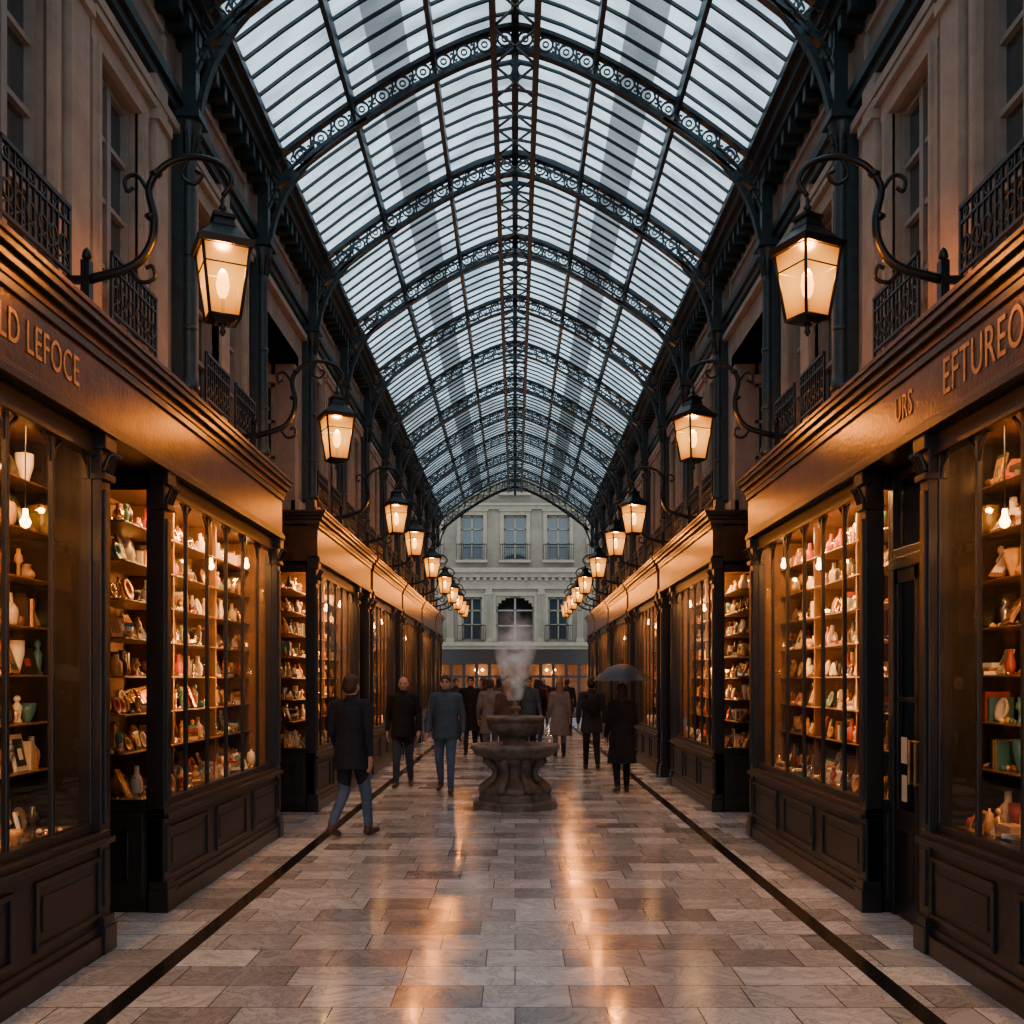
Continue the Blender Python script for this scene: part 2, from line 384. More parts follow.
# ------------------------------------------------------------------ goods
VASES=[[(.5,0),(.95,.25),(1,.45),(.5,.8),(.6,1)],[(.4,0),(.4,.05),(1,.6),(1.05,1),(.95,.98)],[(.8,0),(.8,.6),(.35,.75),(.35,1)],[(.6,0),(.3,.1),(.25,.5),(.7,.6),(.5,.8),(.3,.85),(.35,1)],
      [(.5,0),(.15,.06),(.12,.4),(.8,.5),(1,.75),(.9,1)],[(.3,0),(.9,.2),(1,.5),(.8,.8),(.2,.9),(.25,1)]]
def goods(mb,s,y0,y1,z,u0,u1,hm,S=1.):
    y=y0+.01
    P=PAL
    while y<y1-.07:
        k=random.random(); uc=rnd(u0+.07,u1-.08); fr_=u0+.03
        if k<.05:
            for i in range(random.randint(3,5)):
                t=rnd(.014,.032)*S; h=min(hm,rnd(.11,.18)*S)
                if y+t>y1: break
                mb.box(s*(fr_+rnd(0,.03)),s*(fr_+.16),y,y+t-.002,z,z+h,random.choice(P)); y+=t
            y+=rnd(.005,.03)
        elif k<.20:
            wd_=rnd(.08,.17)*S; h=min(hm*.9,rnd(.10,.22)*S); R=Matrix.Rotation(s*rnd(.2,.6),3,'Y')@Matrix.Rotation(rnd(-.4,.4),3,'Z')
            if y+wd_>y1: break
            m1,m2=random.choice(P),random.choice(P)
            c=Vector((s*uc,y+wd_/2,z+h/2))
            mb.boxr(c,(.015,wd_,h),R,m1); mb.boxr(c+R@Vector((-s*.009,0,0)),(.006,wd_*.74,h*.74),R,m2)
            mb.boxr(c+R@Vector((-s*.013,0,-h*.05)),(.004,wd_*.3,h*.3),R,random.choice(P))
            y+=wd_+rnd(.0,.02)
        elif k<.52:
            r=rnd(.020,.055)*S; h=min(hm*.92,rnd(.06,.20)*S); m1=random.choice(P)
            if y+2*r>y1: break
            mb.lathe([(a*r,b*h) for a,b in random.choice(VASES)],(s*uc,y+r,z),9,m1); y+=2*r+rnd(.0,.01)
        elif k<.60:
            zz=z; wd_=rnd(.08,.15)*S
            if y+wd_>y1: break
            for i in range(random.randint(2,4)):
                h=rnd(.015,.04)*S
                if zz+h>z+hm: break
                mb.boxr((s*uc,y+wd_/2,zz+h/2),(.12*rnd(.8,1),wd_*rnd(.7,1),h-.001),Matrix.Rotation(rnd(-.5,.5),3,'Z'),random.choice(P)); zz+=h
            y+=wd_+rnd(.0,.02)
        elif k<.76:
            for i in range(9):
                yy=y+rnd(0,.12)*S; r=rnd(.010,.022); m1=random.choice(P)
                if yy+r<y1: mb.lathe([(r*.6,0),(r,r*.6),(r*.8,r*1.3),(r*.1,r*1.7)],(s*rnd(u0+.03,u1-.05),yy,z),6,m1)
            y+=.12*S
        elif k<.86:
            # upright decorative plate / round tray on a stand
            r=rnd(.05,.085)*S; r=min(r,hm*.45)
            if y+2*r>y1: break
            m1=random.choice(P); vs=[];c=Vector((s*uc,y+r,z+r)); n_=14; lean=Matrix.Rotation(s*.25,3,'Y')
            prof=[(0,.0),(.6,.0),(.7,-.012),(1.,-.02),(1.,-.012),(.6,.012)]
            for i in range(n_):
                a=2*math.pi*i/n_
                for rr,dx in prof: vs.append(c+lean@Vector((s*dx,max(rr,.02)*r*math.cos(a),max(rr,.02)*r*math.sin(a))))
            kk=len(prof); fs=[]
            for i in range(n_):
                j=(i+1)%n_
                for q in range(kk-1): fs.append((i*kk+q,j*kk+q,j*kk+q+1,i*kk+q+1))
            mb.add(vs,fs,m1,True); y+=2*r+.01
        elif k<.93:
            # jewellery bust with a necklace
            h=min(hm*.9,.19*S)
            if y+.11>y1: break
            m1=random.choice([PAL[6],PAL[0],PAL[3],PAL[5]]); c=(s*uc,y+.05,z)
            mb.lathe([(.035,0),(.045,h*.12),(.05,h*.4),(.045,h*.55),(.02,h*.72),(.017,h)],c,10,m1)
            mb.tube([(c[0]+.036*math.cos(a)-s*.006,c[1]+.036*math.sin(a),z+h*.60-.02*math.cos(a if s<0 else a+math.pi)) for a in [2*math.pi*i/12 for i in range(12)]],.0045,4,PAL[2],closed=True)
            y+=.11
        else:
            h=min(hm*.9,rnd(.12,.22)*S); m1=random.choice(P)
            if y+.06>y1: break
            mb.lathe([(.03,0),(.03,.015),(.018,.025),(.026,h*.4),(.03,h*.6),(.012,h*.72),(.010,h*.76),(.021,h*.84),(.018,h*.95),(.004,h)],(s*uc,y+.03,z),8,m1); y+=.065+rnd(0,.015)

SHELF=[.76,1.12,1.40,1.68,1.96,2.24,2.52,2.80]
def pier(mb,s,y0,y1):
    mb.box(s*2.49,s*2.62,y0,y1,0,3.14,wood); mb.box(s*2.455,s*2.6,y0-.02,y1+.02,0,.16,wood); mb.box(s*2.465,s*2.6,y0-.01,y1+.01,.16,.22,wood)
    mb.box(s*2.475,s*2.6,y0+.03,y1-.03,.78,2.8,wood2); mb.box(s*2.475,s*2.6,y0+.03,y1-.03,.28,.62,wood2)
    mb.box(s*2.46,s*2.6,y0-.015,y1+.015,2.86,2.9,wood); mb.box(s*2.455,s*2.6,y0-.02,y1+.02,3.04,3.14,wood)
    for i in range(3):
        yc=y0+(y1-y0)*(i+.5)/3
        mb.tube(catmull([(s*2.48,yc,2.91),(s*2.46,yc,2.97),(s*2.435,yc,3.02),(s*2.43,yc,3.0)],3),.02,6,wood)
def display(p,s,y0,y1,near=False,lit=1.,two=False):
    fr=MB([wood,wood2,inner,shelfm]); L_=y1-y0; pw_=.13
    fr.box(s*2.47,s*3.25,y0,y1,0,.12,wood); fr.box(s*2.51,s*3.25,y0,y1,.12,.66,wood2)
    fr.box(s*2.455,s*3.25,y0,y1,.66,.695,wood); fr.box(s*2.485,s*3.25,y0,y1,.695,.735,wood)
    fr.box(s*2.56,s*3.25,y0+.04,y1-.04,.735,.76,inner)
    fr.box(s*2.495,s*2.52,y0,y1,.12,.17,wood)
    npn=max(1,round(L_/1.15)); pw=L_/npn
    for i in range(npn):
        a=y0+i*pw+.12; b=y0+(i+1)*pw-.12
        for q in ((a,b,.22,.25),(a,b,.56,.59),(a,a+.03,.25,.56),(b-.03,b,.25,.56)): fr.box(s*2.492,s*2.52,*q,wood)
        fr.box(s*2.50,s*2.52,a+.08,b-.08,.31,.50,wood2)
    pier(fr,s,y0,y0+pw_); pier(fr,s,y1-pw_,y1)
    a,b=y0+pw_,y1-pw_
    nm_=max(1,round((b-a)/.5)); mw=(b-a)/nm_
    for i in range(nm_+1):
        yy=a+i*mw; fr.box(s*2.545,s*2.575,yy-.016,yy+.016,.735,3.08,wood)
        if i<nm_:
            for q0,sg in ((yy+.014,1),(yy+mw-.014,-1)):
                fr.tube([(s*2.56,q0,2.86),(s*2.56,q0+sg*.03,2.94),(s*2.56,q0+sg*.10,3.0)],.012,4,wood)
    fr.box(s*2.535,s*2.6,a,b,.735,.79,wood); fr.box(s*2.52,s*2.6,a,b,3.0,3.14,wood)
    fr.box(s*3.2,s*3.25,y0,y1,.735,3.14,inner); fr.box(s*2.6,s*3.2,y0,y1,3.09,3.14,inner)
    fr.box(s*2.6,s*3.2,y1-.04,y1,.735,3.1,inner)
    if near:
        fr.box(s*2.6,s*3.25,y0-.0,y0+.05,.735,.80,wood); fr.box(s*2.6,s*3.25,y0,y0+.05,3.0,3.14,wood); fr.box(s*3.14,s*3.25,y0,y0+.05,.735,3.1,wood)
        fr.box(s*2.64,s*3.25,y0-.01,y0+.03,.1,.70,wood2)
        for q in ((.22,.25),(.56,.59)): fr.box(s*2.74,s*3.12,y0-.025,y0,*q,wood)
        fr.box(s*2.74,s*2.77,y0-.025,y0,.22,.59,wood); fr.box(s*3.09,s*3.12,y0-.025,y0,.22,.59,wood)
    else: fr.box(s*2.6,s*3.2,y0,y0+.04,.735,3.1,inner)
    for z in SHELF[1:]:
        fr.box(s*2.80,s*3.2,y0+.08,y1-.05,z-.012,z,shelfm)
    nu=max(1,round(L_/1.2))
    for i in range(1,nu): 
        yy=y0+i*L_/nu; fr.box(s*2.82,s*3.2,yy-.012,yy+.012,.76,3.09,shelfm)
    fr.obj('frame',p,bevel=.005)
    gl=MB([glass]); gl.add([(s*2.56,a,.76),(s*2.56,b,.76),(s*2.56,b,3.05),(s*2.56,a,3.05)],[(0,1,2,3)],glass)
    if near: gl.add([(s*2.62,y0+.02,.78),(s*3.16,y0+.02,.78),(s*3.16,y0+.02,3.02),(s*2.62,y0+.02,3.02)],[(0,1,2,3)],glass)
    gl.obj('glass_panes',p)
    gd=MB(list(PAL)); S=1. if y0<14 else 1.15
    goods(gd,s,y0+.18,y1-.18,.76,2.62,2.80,.2,S); goods(gd,s,y0+.1,y1-.07,.76,2.84,3.0,.30,S*1.2); goods(gd,s,y0+.1,y1-.07,.76,3.0,3.18,.33,S*1.5)
    for z in SHELF[1:]:
        edges=[y0+i*L_/nu for i in range(nu+1)]
        for e0,e1 in zip(edges[:-1],edges[1:]):
            goods(gd,s,e0+.06,e1-.04,z,2.81,3.0,.24,S)
            if y0<14: goods(gd,s,e0+.06,e1-.04,z,3.0,3.18,.24,S*1.2)
    gd.obj('merchandise',p)
    bu=MB([bulbm,iron_b]); nb=max(1,round(L_/1.3))
    for i in range(nb):
        yy=y0+L_*(i+.5)/nb; zz=2.66+.14*((i*7)%3-1)
        bu.tube([(s*2.69,yy,3.09),(s*2.69,yy,zz+.06)],.004,5,iron_b); bu.lathe([(.012,.07),(.016,.03),(.03,0),(.022,-.025),(.005,-.035)],(s*2.69,yy,zz),10,bulbm)
    bu.obj('pendant_bulbs',p)
    light('AREA','hidden_fill_top',(s*2.63,(y0+y1)/2,3.07),22*L_*lit,WARM,p,size=(.05,L_*.85),direction=(s*.55,0,-1))  # unseen area light added to brighten the goods from above
    for q in (.25,.75):
        o_=light('AREA','hidden_fill_side',(s*2.585,a+round(nm_*q)*mw,1.85),12*L_*lit,WARM,p,size=(2.0,.03),direction=(s,0,-.02))  # unseen upright area lights, added behind mullions to light the shelves
def door(p,s,y0,y1,u,lit=True):
    d=MB([wood,wood2,glass,gold]); 
    d.box(s*u,s*(u+.06),y0,y0+.06,0,3.14,wood); d.box(s*u,s*(u+.06),y1-.06,y1,0,3.14,wood)
    d.box(s*(u-.01),s*(u+.07),y0,y1,2.42,2.5,wood); d.box(s*u,s*(u+.06),y0,y1,3.04,3.14,wood)
    d.box(s*u,s*(u+.05),y0+.06,y1-.06,2.5,2.56,wood)
    mid=(y0+y1)/2
    for a,b in ((y0+.06,mid-.005),(mid+.005,y1-.06)):
        d.box(s*(u+.01),s*(u+.05),a,b,.02,.75,wood2); d.box(s*u,s*(u+.02),a+.07,b-.07,.15,.62,wood)
        d.box(s*(u+.01),s*(u+.05),a,a+.06,.75,2.42,wood); d.box(s*(u+.01),s*(u+.05),b-.06,b,.75,2.42,wood)
        d.box(s*(u+.01),s*(u+.05),a,b,2.32,2.42,wood); d.box(s*(u+.01),s*(u+.05),a,b,1.5,1.53,wood)
        d.add([(s*(u+.03),a+.06,.75),(s*(u+.03),b-.06,.75),(s*(u+.03),b-.06,2.32),(s*(u+.03),a+.06,2.32)],[(0,1,2,3)],glass)
    d.add([(s*(u+.03),y0+.06,2.56),(s*(u+.03),y1-.06,2.56),(s*(u+.03),y1-.06,3.04),(s*(u+.03),y0+.06,3.04)],[(0,1,2,3)],glass)
    for yy in (mid-.05,mid+.05):
        d.tube([(s*(u-.03),yy,.95),(s*(u-.03),yy,1.25)],.010,8,gold)
        for z in(.96,1.24): d.tube([(s*(u-.03),yy,z),(s*(u+.02),yy,z)],.007,6,gold)
    d.box(s*(u+.9),s*(u+.95),y0-.2,y1+.2,0,3.14,inner)
    d.box(s*u,s*(u+.95),y0-.03,y0,0,3.14,wood); d.box(s*u,s*(u+.95),y1,y1+.03,0,3.14,wood)
    d.obj('shop_door',p,bevel=.004)
def lettering(p,s,y,z,txt,size):
    cu=bpy.data.curves.new('sign_lettering','FONT'); cu.body=txt; cu.size=size; cu.extrude=.002; cu.align_x='CENTER'; cu.align_y='CENTER'; cu.space_character=1.08
    cu.materials.append(gold); o=bpy.data.objects.new('sign_lettering',cu); C.objects.link(o)
    M=Matrix(((0,0,-s,s*2.466),(-s,0,0,y),(0,1,0,z),(0,0,0,1))); o.matrix_world=M; o.parent=p; o.scale[0]=.7
def fascia(p,s,y0,y1,texts):
    f=MB([signm,cornm,wood])
    f.box(s*2.47,s*3.6,y0,y1,3.14,3.58,signm)
    f.box(s*2.44,s*2.6,y0-.02,y1+.02,3.13,3.18,wood); f.box(s*2.455,s*2.6,y0,y1,3.18,3.205,cornm)
    f.box(s*2.45,s*2.6,y0-.01,y1+.01,3.55,3.60,wood)
    f.box(s*2.44,s*3.6,y0-.02,y1+.02,3.60,3.65,cornm); f.box(s*2.405,s*3.6,y0-.04,y1+.04,3.65,3.70,wood); f.box(s*2.375,s*3.6,y0-.06,y1+.06,3.70,3.74,wood); f.box(s*2.36,s*3.6,y0-.07,y1+.07,3.74,3.77,cornm)
    f.obj('fascia',p,bevel=.004)
    for (yc,t,sz) in texts: lettering(p,s,yc,3.38,t,sz)
for s in (-1,1):
    p=empty('shopfront',(0,0,0))
    display(p,s,YB,.9); display(p,s,.9,6.15,lit=1.05)
    du=3.15 if s<0 else 2.66
    door(p,s,6.15,7.1,du)
    display(p,s,7.1,10.6,near=True,lit=1.1)
    if s<0: fascia(p,s,YB,10.6,[(5.10,'ARLD LEFOCE',.24)])
    else: fascia(p,s,YB,10.6,[(5.25,'EFTUREOF',.30),(6.35,'URS',.22)])
    b=MB([wood,wood2])
    b.box(s*3.25,s*3.6,7.1,10.6,0,3.14,wood2) ; b.box(s*3.25,s*3.6,YB,6.0,0,3.14,wood2)
    b.box(s*3.25,s*3.6,6.0,6.12,0,3.14,wood)
    b.box(s*3.57,s*3.6,10.6,12.5,0,3.7,wood2); b.box(s*3.5,s*3.6,10.6,12.5,0,.5,wood)
    b.box(s*2.55,s*3.2,6.1,6.148,.1,3.14,wood)
    b.obj('timber_backing',p)
    if s>0:
        light('POINT','door_lamp',(s*3.4,6.6,2.7),5,WARM,p,.05)
        pn=MB([PAL[5]]); q=2.656
        for a_,b_,c_,d_ in ((6.78,6.88,1.08,1.26),(6.78,6.87,.82,1.0),(6.35,6.5,1.05,1.25)): pn.box(s*q,s*(q+.002),a_,b_,c_,d_,PAL[5])
        pn.obj('paper_notice',p)
    for bi,(a,e) in enumerate([(12.5,17.1),(17.4,21.8),(22.1,26.4),(26.7,31.0),(31.3,34.0)]):
        p=empty('shopfront',(0,0,0))
        display(p,s,a,e-1.15,near=(bi==0),lit=1.15)
        door(p,s,e-1.15,e-.17,2.72)
        light('POINT','door_lamp',(s*3.2,e-.66,2.7),14,WARM,p,.05)
        b=MB([wood,wood2]); pier(b,s,e-.17,e)
        b.box(s*3.67,s*3.7,a,e,0,3.14,wood2); b.box(s*2.6,s*3.7,e,e+.3,0,3.77,wood); b.box(s*3.25,s*3.7,a,a+.08,0,3.14,wood)
        b.obj('timber_backing',p)
        fascia(p,s,a,e,[])
        
# ------------------------------------------------------------------ lanterns
ln=MB([iron_b,lglass,bulbm])
def frust(z0,h0,z1,h1,m,rot=.45,n=4):
    vs=[]
    for z,h in ((z0,h0),(z1,h1)):
        for i in range(n):
            a=rot+2*math.pi*(i+.5)/n; vs.append((h*math.cos(a),h*math.sin(a),z))
    ln.add(vs,[tuple(range(n))[::-1],tuple(range(n,2*n))]+[(i,(i+1)%n,n+(i+1)%n,n+i) for i in range(n)],m)
R=math.sqrt(2)*.86
zb,zt,hb,ht=-.24,.16,.10*R,.155*R
for i in range(4):
    a=.45+2*math.pi*(i+.5)/4; a2=.45+2*math.pi*(i+1.5)/4
    p0=Vector((hb*math.cos(a),hb*math.sin(a),zb)); p1=Vector((ht*math.cos(a),ht*math.sin(a),zt))
    q0=Vector((hb*math.cos(a2),hb*math.sin(a2),zb)); q1=Vector((ht*math.cos(a2),ht*math.sin(a2),zt))
    ln.add([p0*.97,q0*.97,q1*.97,p1*.97],[(0,1,2,3)],lglass)
    ln.tube([p0,p1],.010,6,iron_b); ln.tube([p0,q0],.010,6,iron_b); ln.tube([p1,q1],.013,6,iron_b)
    m0=p0.lerp(p1,.72); m1=q0.lerp(q1,.72); ln.tube([m0,m1],.005,4,iron_b)
frust(.15,.175*R,.19,.185*R,iron_b); frust(.19,.17*R,.29,.07*R,iron_b); frust(.29,.075*R,.34,.06*R,iron_b); frust(.34,.075*R,.36,.075*R,iron_b); frust(.36,.06*R,.40,.015,iron_b)
ln.lathe([(.015,.39),(.025,.41),(.012,.43),(.012,.47)],(0,0,0),8,iron_b)
frust(-.27,.05*R,-.24,.105*R,iron_b); ln.lathe([(.004,-.34),(.02,-.315),(.012,-.29),(.03,-.27)],(0,0,0),8,iron_b)
br=[(.79,0,-.01),(.53,0,.07),(.425,0,.19),(.4,0,.35),(.43,0,.53),(.337,0,.66),(.18,0,.71),(.017,0,.67),(-.053,0,.57),(.0,0,.48)]
pp=catmull(br,6); ln.tube(pp,[.028-.014*i/len(pp) for i in range(len(pp))],8,iron_b)
ln.tube(catmull([(.43,0,.50),(.50,0,.60),(.57,0,.58),(.56,0,.51),(.52,0,.53)],5),.013,6,iron_b)
ln.tube(catmull([(.55,0,.07),(.48,0,-.02),(.40,0,0),(.41,0,.07),(.45,0,.06)],5),.013,6,iron_b)
ln.tube(catmull([(.20,0,.70),(.24,0,.60),(.17,0,.55),(.12,0,.60),(.16,0,.63)],5),.011,6,iron_b)
for q in (.60,.36): ln.lathe([(.02,-.02),(.04,0),(.02,.02)],(.42 if q<.5 else .39,0,q if q<.5 else .61),8,iron_b)
ln.box(.77,.82,-.03,.03,-.235,.10,iron_b); ln.box(.74,.90,-.05,.05,-.235,-.20,iron_b); ln.lathe([(.005,.10),(.03,.12),(.02,.16),(.004,.18)],(.795,0,0),8,iron_b)
ln.box(.78,1.08,-.018,.018,-.03,.01,iron_b)
ln.lathe([(.012,-.12),(.03,-.09),(.04,-.04),(.03,.02),(.012,.05)],(0,0,0),10,bulbm); ln.tube([(0,0,-.24),(0,0,-.1)],.012,6,iron_b)
lm=None
LY=[1.8,5.85,9.6,14.4,17.0,20.6,24.4,27.3,29.8,31.8,33.5]
for s in (-1,1):
    for y in LY:
        if lm is None: ob=ln.obj('wall_lantern'); lm=ob.data
        else: ob=inst('wall_lantern',lm,(0,0,0))
        ob.location=(s*1.71,y,4.0); ob.rotation_euler=(0,0,math.pi if s<0 else 0)
        light('POINT','lantern_light',(0,0,.09),185,WARM,ob,.04)

# ------------------------------------------------------------------ fountain
ft=MB([fstone,water])
ft.lathe([(.58,0),(.58,.08),(.56,.10),(.50,.11),(.50,.17),(.47,.20)],(0,0,0),8,fstone,ph=math.pi/8,sm=False)
ft.lathe([(.44,.18),(.45,.24),(.40,.28),(.30,.33),(.24,.42),(.23,.50),(.28,.58),(.34,.62),(.34,.66)],(0,0,0),32,fstone,fn=lambda a,z:1+.05*math.cos(8*a))
for i in range(8):
    a=i*math.pi/4+math.pi/8; d=Vector((math.cos(a),math.sin(a),0))
    pts=[d*.46+Vector((0,0,.22)),d*.40+Vector((0,0,.30)),d*.30+Vector((0,0,.38)),d*.28+Vector((0,0,.47)),d*.33+Vector((0,0,.56)),d*.41+Vector((0,0,.63))]
    ft.tube(catmull(pts,4),[.06-.02*math.sin(math.pi*j/20) for j in range(21)],8,fstone)
    ft.lathe([(.0,-.06),(.05,-.03),(.06,0),(.05,.03),(0,.06)],tuple(d*.45+Vector((0,0,.25))),8,fstone)
ft.lathe([(.30,.62),(.42,.65),(.50,.69),(.54,.73),(.555,.75),(.58,.76),(.58,.80),(.56,.82),(.52,.82),(.49,.77),(.2,.76)],(0,0,0),40,fstone,fn=lambda a,z:1+.02*math.cos(16*a) if z<.74 else 1)
ft.lathe([(.49,.775),(.48,.78)],(0,0,0),32,water)
ft.lathe([(.20,.76),(.22,.80),(.16,.84),(.14,.88),(.20,.92),(.27,.95),(.33,1.01),(.355,1.08),(.36,1.12),(.385,1.13),(.385,1.17),(.36,1.18),(.32,1.18),(.30,1.14),(.1,1.13)],(0,0,0),32,fstone,fn=lambda a,z:1+.03*math.cos(12*a) if .93<z<1.1 else 1)
ft.lathe([(.31,1.145),(.30,1.15)],(0,0,0),24,water)
ft.lathe([(.09,1.13),(.10,1.17),(.05,1.20),(.045,1.24),(.08,1.27),(.07,1.30),(.03,1.32),(.035,1.35),(.005,1.38)],(0,0,0),16,fstone)
ft.obj('stone_fountain',loc=(0,13.0,0))
# steam
sm,N,L=nodes_mat('steam'); o=N.new('ShaderNodeOutputMaterial'); pv=N.new('ShaderNodeVolumePrincipled'); pv.inputs['Color'].default_value=(.99,.99,.99,1)
pv.inputs['Emission Color'].default_value=(.85,.80,.76,1)  # faint emission stands in for light scattered inside the steam
tc=N.new('ShaderNodeTexCoord'); n_=N.new('ShaderNodeTexNoise'); n_.inputs['Scale'].default_value=4.; n_.inputs['Detail'].default_value=5; n_.inputs['Distortion'].default_value=.8
L.new(tc.outputs['Object'],n_.inputs['Vector'])
mr=N.new('ShaderNodeMapRange'); mr.inputs['From Min'].default_value=.40; mr.inputs['From Max'].default_value=.7; mr.inputs['To Min'].default_value=0; mr.inputs['To Max'].default_value=8
L.new(n_.outputs['Fac'],mr.inputs['Value'])
sep=N.new('ShaderNodeSeparateXYZ'); L.new(tc.outputs['Object'],sep.inputs[0])
cb=N.new('ShaderNodeCombineXYZ'); L.new(sep.outputs[0],cb.inputs[0]); L.new(sep.outputs[1],cb.inputs[1])
vl=N.new('ShaderNodeVectorMath'); vl.operation='LENGTH'; L.new(cb.outputs[0],vl.inputs[0])
m2=N.new('ShaderNodeMapRange'); m2.inputs['From Min'].default_value=.05; m2.inputs['From Max'].default_value=.32; m2.inputs['To Min'].default_value=1; m2.inputs['To Max'].default_value=0
L.new(vl.outputs['Value'],m2.inputs['Value'])
m3=N.new('ShaderNodeMapRange'); m3.inputs['From Min'].default_value=.65; m3.inputs['From Max'].default_value=1.2; m3.inputs['To Min'].default_value=1; m3.inputs['To Max'].default_value=0
L.new(sep.outputs[2],m3.inputs['Value'])
ma=N.new('ShaderNodeMath'); ma.operation='MULTIPLY'; L.new(mr.outputs[0],ma.inputs[0]); L.new(m2.outputs[0],ma.inputs[1])
mb_=N.new('ShaderNodeMath'); mb_.operation='MULTIPLY'; L.new(ma.outputs[0],mb_.inputs[0]); L.new(m3.outputs[0],mb_.inputs[1])
L.new(mb_.outputs[0],pv.inputs['Density']); L.new(pv.outputs[0],o.inputs['Volume'])
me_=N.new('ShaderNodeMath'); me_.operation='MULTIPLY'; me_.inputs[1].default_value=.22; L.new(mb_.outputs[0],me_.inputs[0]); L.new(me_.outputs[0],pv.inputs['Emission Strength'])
st=MB([sm]); st.lathe([(.10,0.0),(.16,.2),(.25,.5),(.32,.8),(.32,1.0),(.22,1.2)],(0,0,0),20,sm); st.obj('steam_plume',loc=(0,13.0,1.385))

# ------------------------------------------------------------------ far facade
fa=MB([stone_f,stone_ft,dglass,winframe,iron_b,wood,inner,bulbm,darkin]); YF=44.
ops=[]
for xc in (-5.7,-3.8,-1.9,0,1.9,3.8,5.7):
    ops+= [(xc-.5,xc+.5,6.95,8.9),(xc-.5,xc+.5,9.9,11.8)]
    ops+= [((xc-.45,xc+.45,3.4,5.3) if xc!=0 else (-.85,.85,3.3,5.35))]
def wallx(mb,x0,x1,z0,z1,ops,m):
    xs=sorted(set([x0,x1]+[a for o_ in ops for a in o_[:2]]))
    for a,b in zip(xs[:-1],xs[1:]):
        oo=sorted([(o_[2],o_[3]) for o_ in ops if o_[0]<=a+1e-6 and o_[1]>=b-1e-6]); z=z0
        for p,q in oo:
            if p>z: mb.box(a,b,YF,YF+.4,z,p,m)
            z=q
        if z<z1: mb.box(a,b,YF,YF+.4,z,z1,m)
wallx(fa,-9,9,2.9,14,ops,stone_f)
for o_ in ops:
    a,b,c,d=o_; xm=(a+b)/2; big=(b-a)>1.2
    fa.box(a,b,YF+.28+(.3 if big else 0),YF+.3+(.3 if big else 0),c,d,darkin if big else dglass)
    for q in (a,b-.07,xm-.04): fa.box(q,q+.08,YF+.2,YF+.28,c,d,stone_ft if not big else winframe)
    for q in (c,c+(d-c)*.35,c+(d-c)*.68,d-.07): fa.box(a,b,YF+.2,YF+.28,q,q+.06,stone_ft if not big else winframe)
    fa.box(a-.16,a,YF-.06,YF+.05,c,d,stone_ft); fa.box(b,b+.16,YF-.06,YF+.05,c,d,stone_ft); fa.box(a-.16,b+.16,YF-.06,YF+.05,d,d+.16,stone_ft)
    if big:
        for i in range(12):
            t0=math.pi*i/12; t1=math.pi*(i+1)/12
            x0,x1=.85*math.cos(t1),.85*math.cos(t0); zz=d-.62+.62*min(math.sin(t0),math.sin(t1))
            fa.box(x0,x1,YF+.0,YF+.3,zz,d,stone_f)
    if c>6:
        fa.box(a-.22,b+.22,YF-.14,YF+.05,d+.16,d+.26,stone_ft); fa.box(a-.2,b+.2,YF-.3,YF+.05,c-.16,c-.04,stone_ft)
    if not big:
        fa.box(a-.15,b+.15,YF-.27,YF-.25,c+.62,c+.66,iron_b)
        for i in range(14):
            xx=a-.15+(b-a+.3)*i/13; fa.box(xx-.012,xx+.012,YF-.27,YF-.25,c-.04,c+.64,iron_b)
for z0,z1,d in ((5.65,5.8,.12),(5.8,6.15,.05),(6.15,6.35,.25),(6.35,6.55,.4),(9.15,9.3,.15),(9.3,9.4,.25),(3.0,3.15,.15),(3.15,3.3,.3),(12.3,12.8,.4)):
    fa.box(-9,9,YF-d,YF+.1,z0,z1,stone_ft)
for i in range(60): fa.box(-8.9+.3*i,-8.75+.3*i,YF-.2,YF,6.02,6.15,stone_ft)
for xc in (-4.75,-2.85,-1.15,1.15,2.85,4.75):
    fa.box(xc-.14,xc+.14,YF-.12,YF,3.3,5.65,stone_ft); fa.box(xc-.18,xc+.18,YF-.16,YF,5.4,5.5,stone_ft); fa.box(xc-.18,xc+.18,YF-.16,YF,3.3,3.5,stone_ft)
    for k_ in range(3): fa.box(xc-.10+k_*.08,xc-.06+k_*.08,YF-.14,YF-.12,3.5,5.4,stone_f)
fa.box(-9,9,YF+1.2,YF+1.3,0,3.0,inner); fa.box(-9,9,YF-.05,YF+1.3,2.35,3.0,wood); fa.box(-9,9,YF,YF+.1,0,.7,wood)
for i in range(33): 
    xx=-9+.5625*i; fa.box(xx-.07,xx+.07,YF-.03,YF+.1,0,2.6,wood)
fa.box(-9,9,YF,YF+.06,1.75,1.85,wood)
for xx in (-5,-3.6,-1.75,-1.45,1.4,1.75,3.6,5): fa.lathe([(.01,-.07),(.07,0),(.01,.07)],(xx,YF+.4,2.1),8,bulbm)
fa.obj('wall_back')
for xx in (-4.,-1.5,1.5,4.): light('POINT','facade_shop_lamp',(xx,YF+.5,2.0),70,WARM,None,.08)

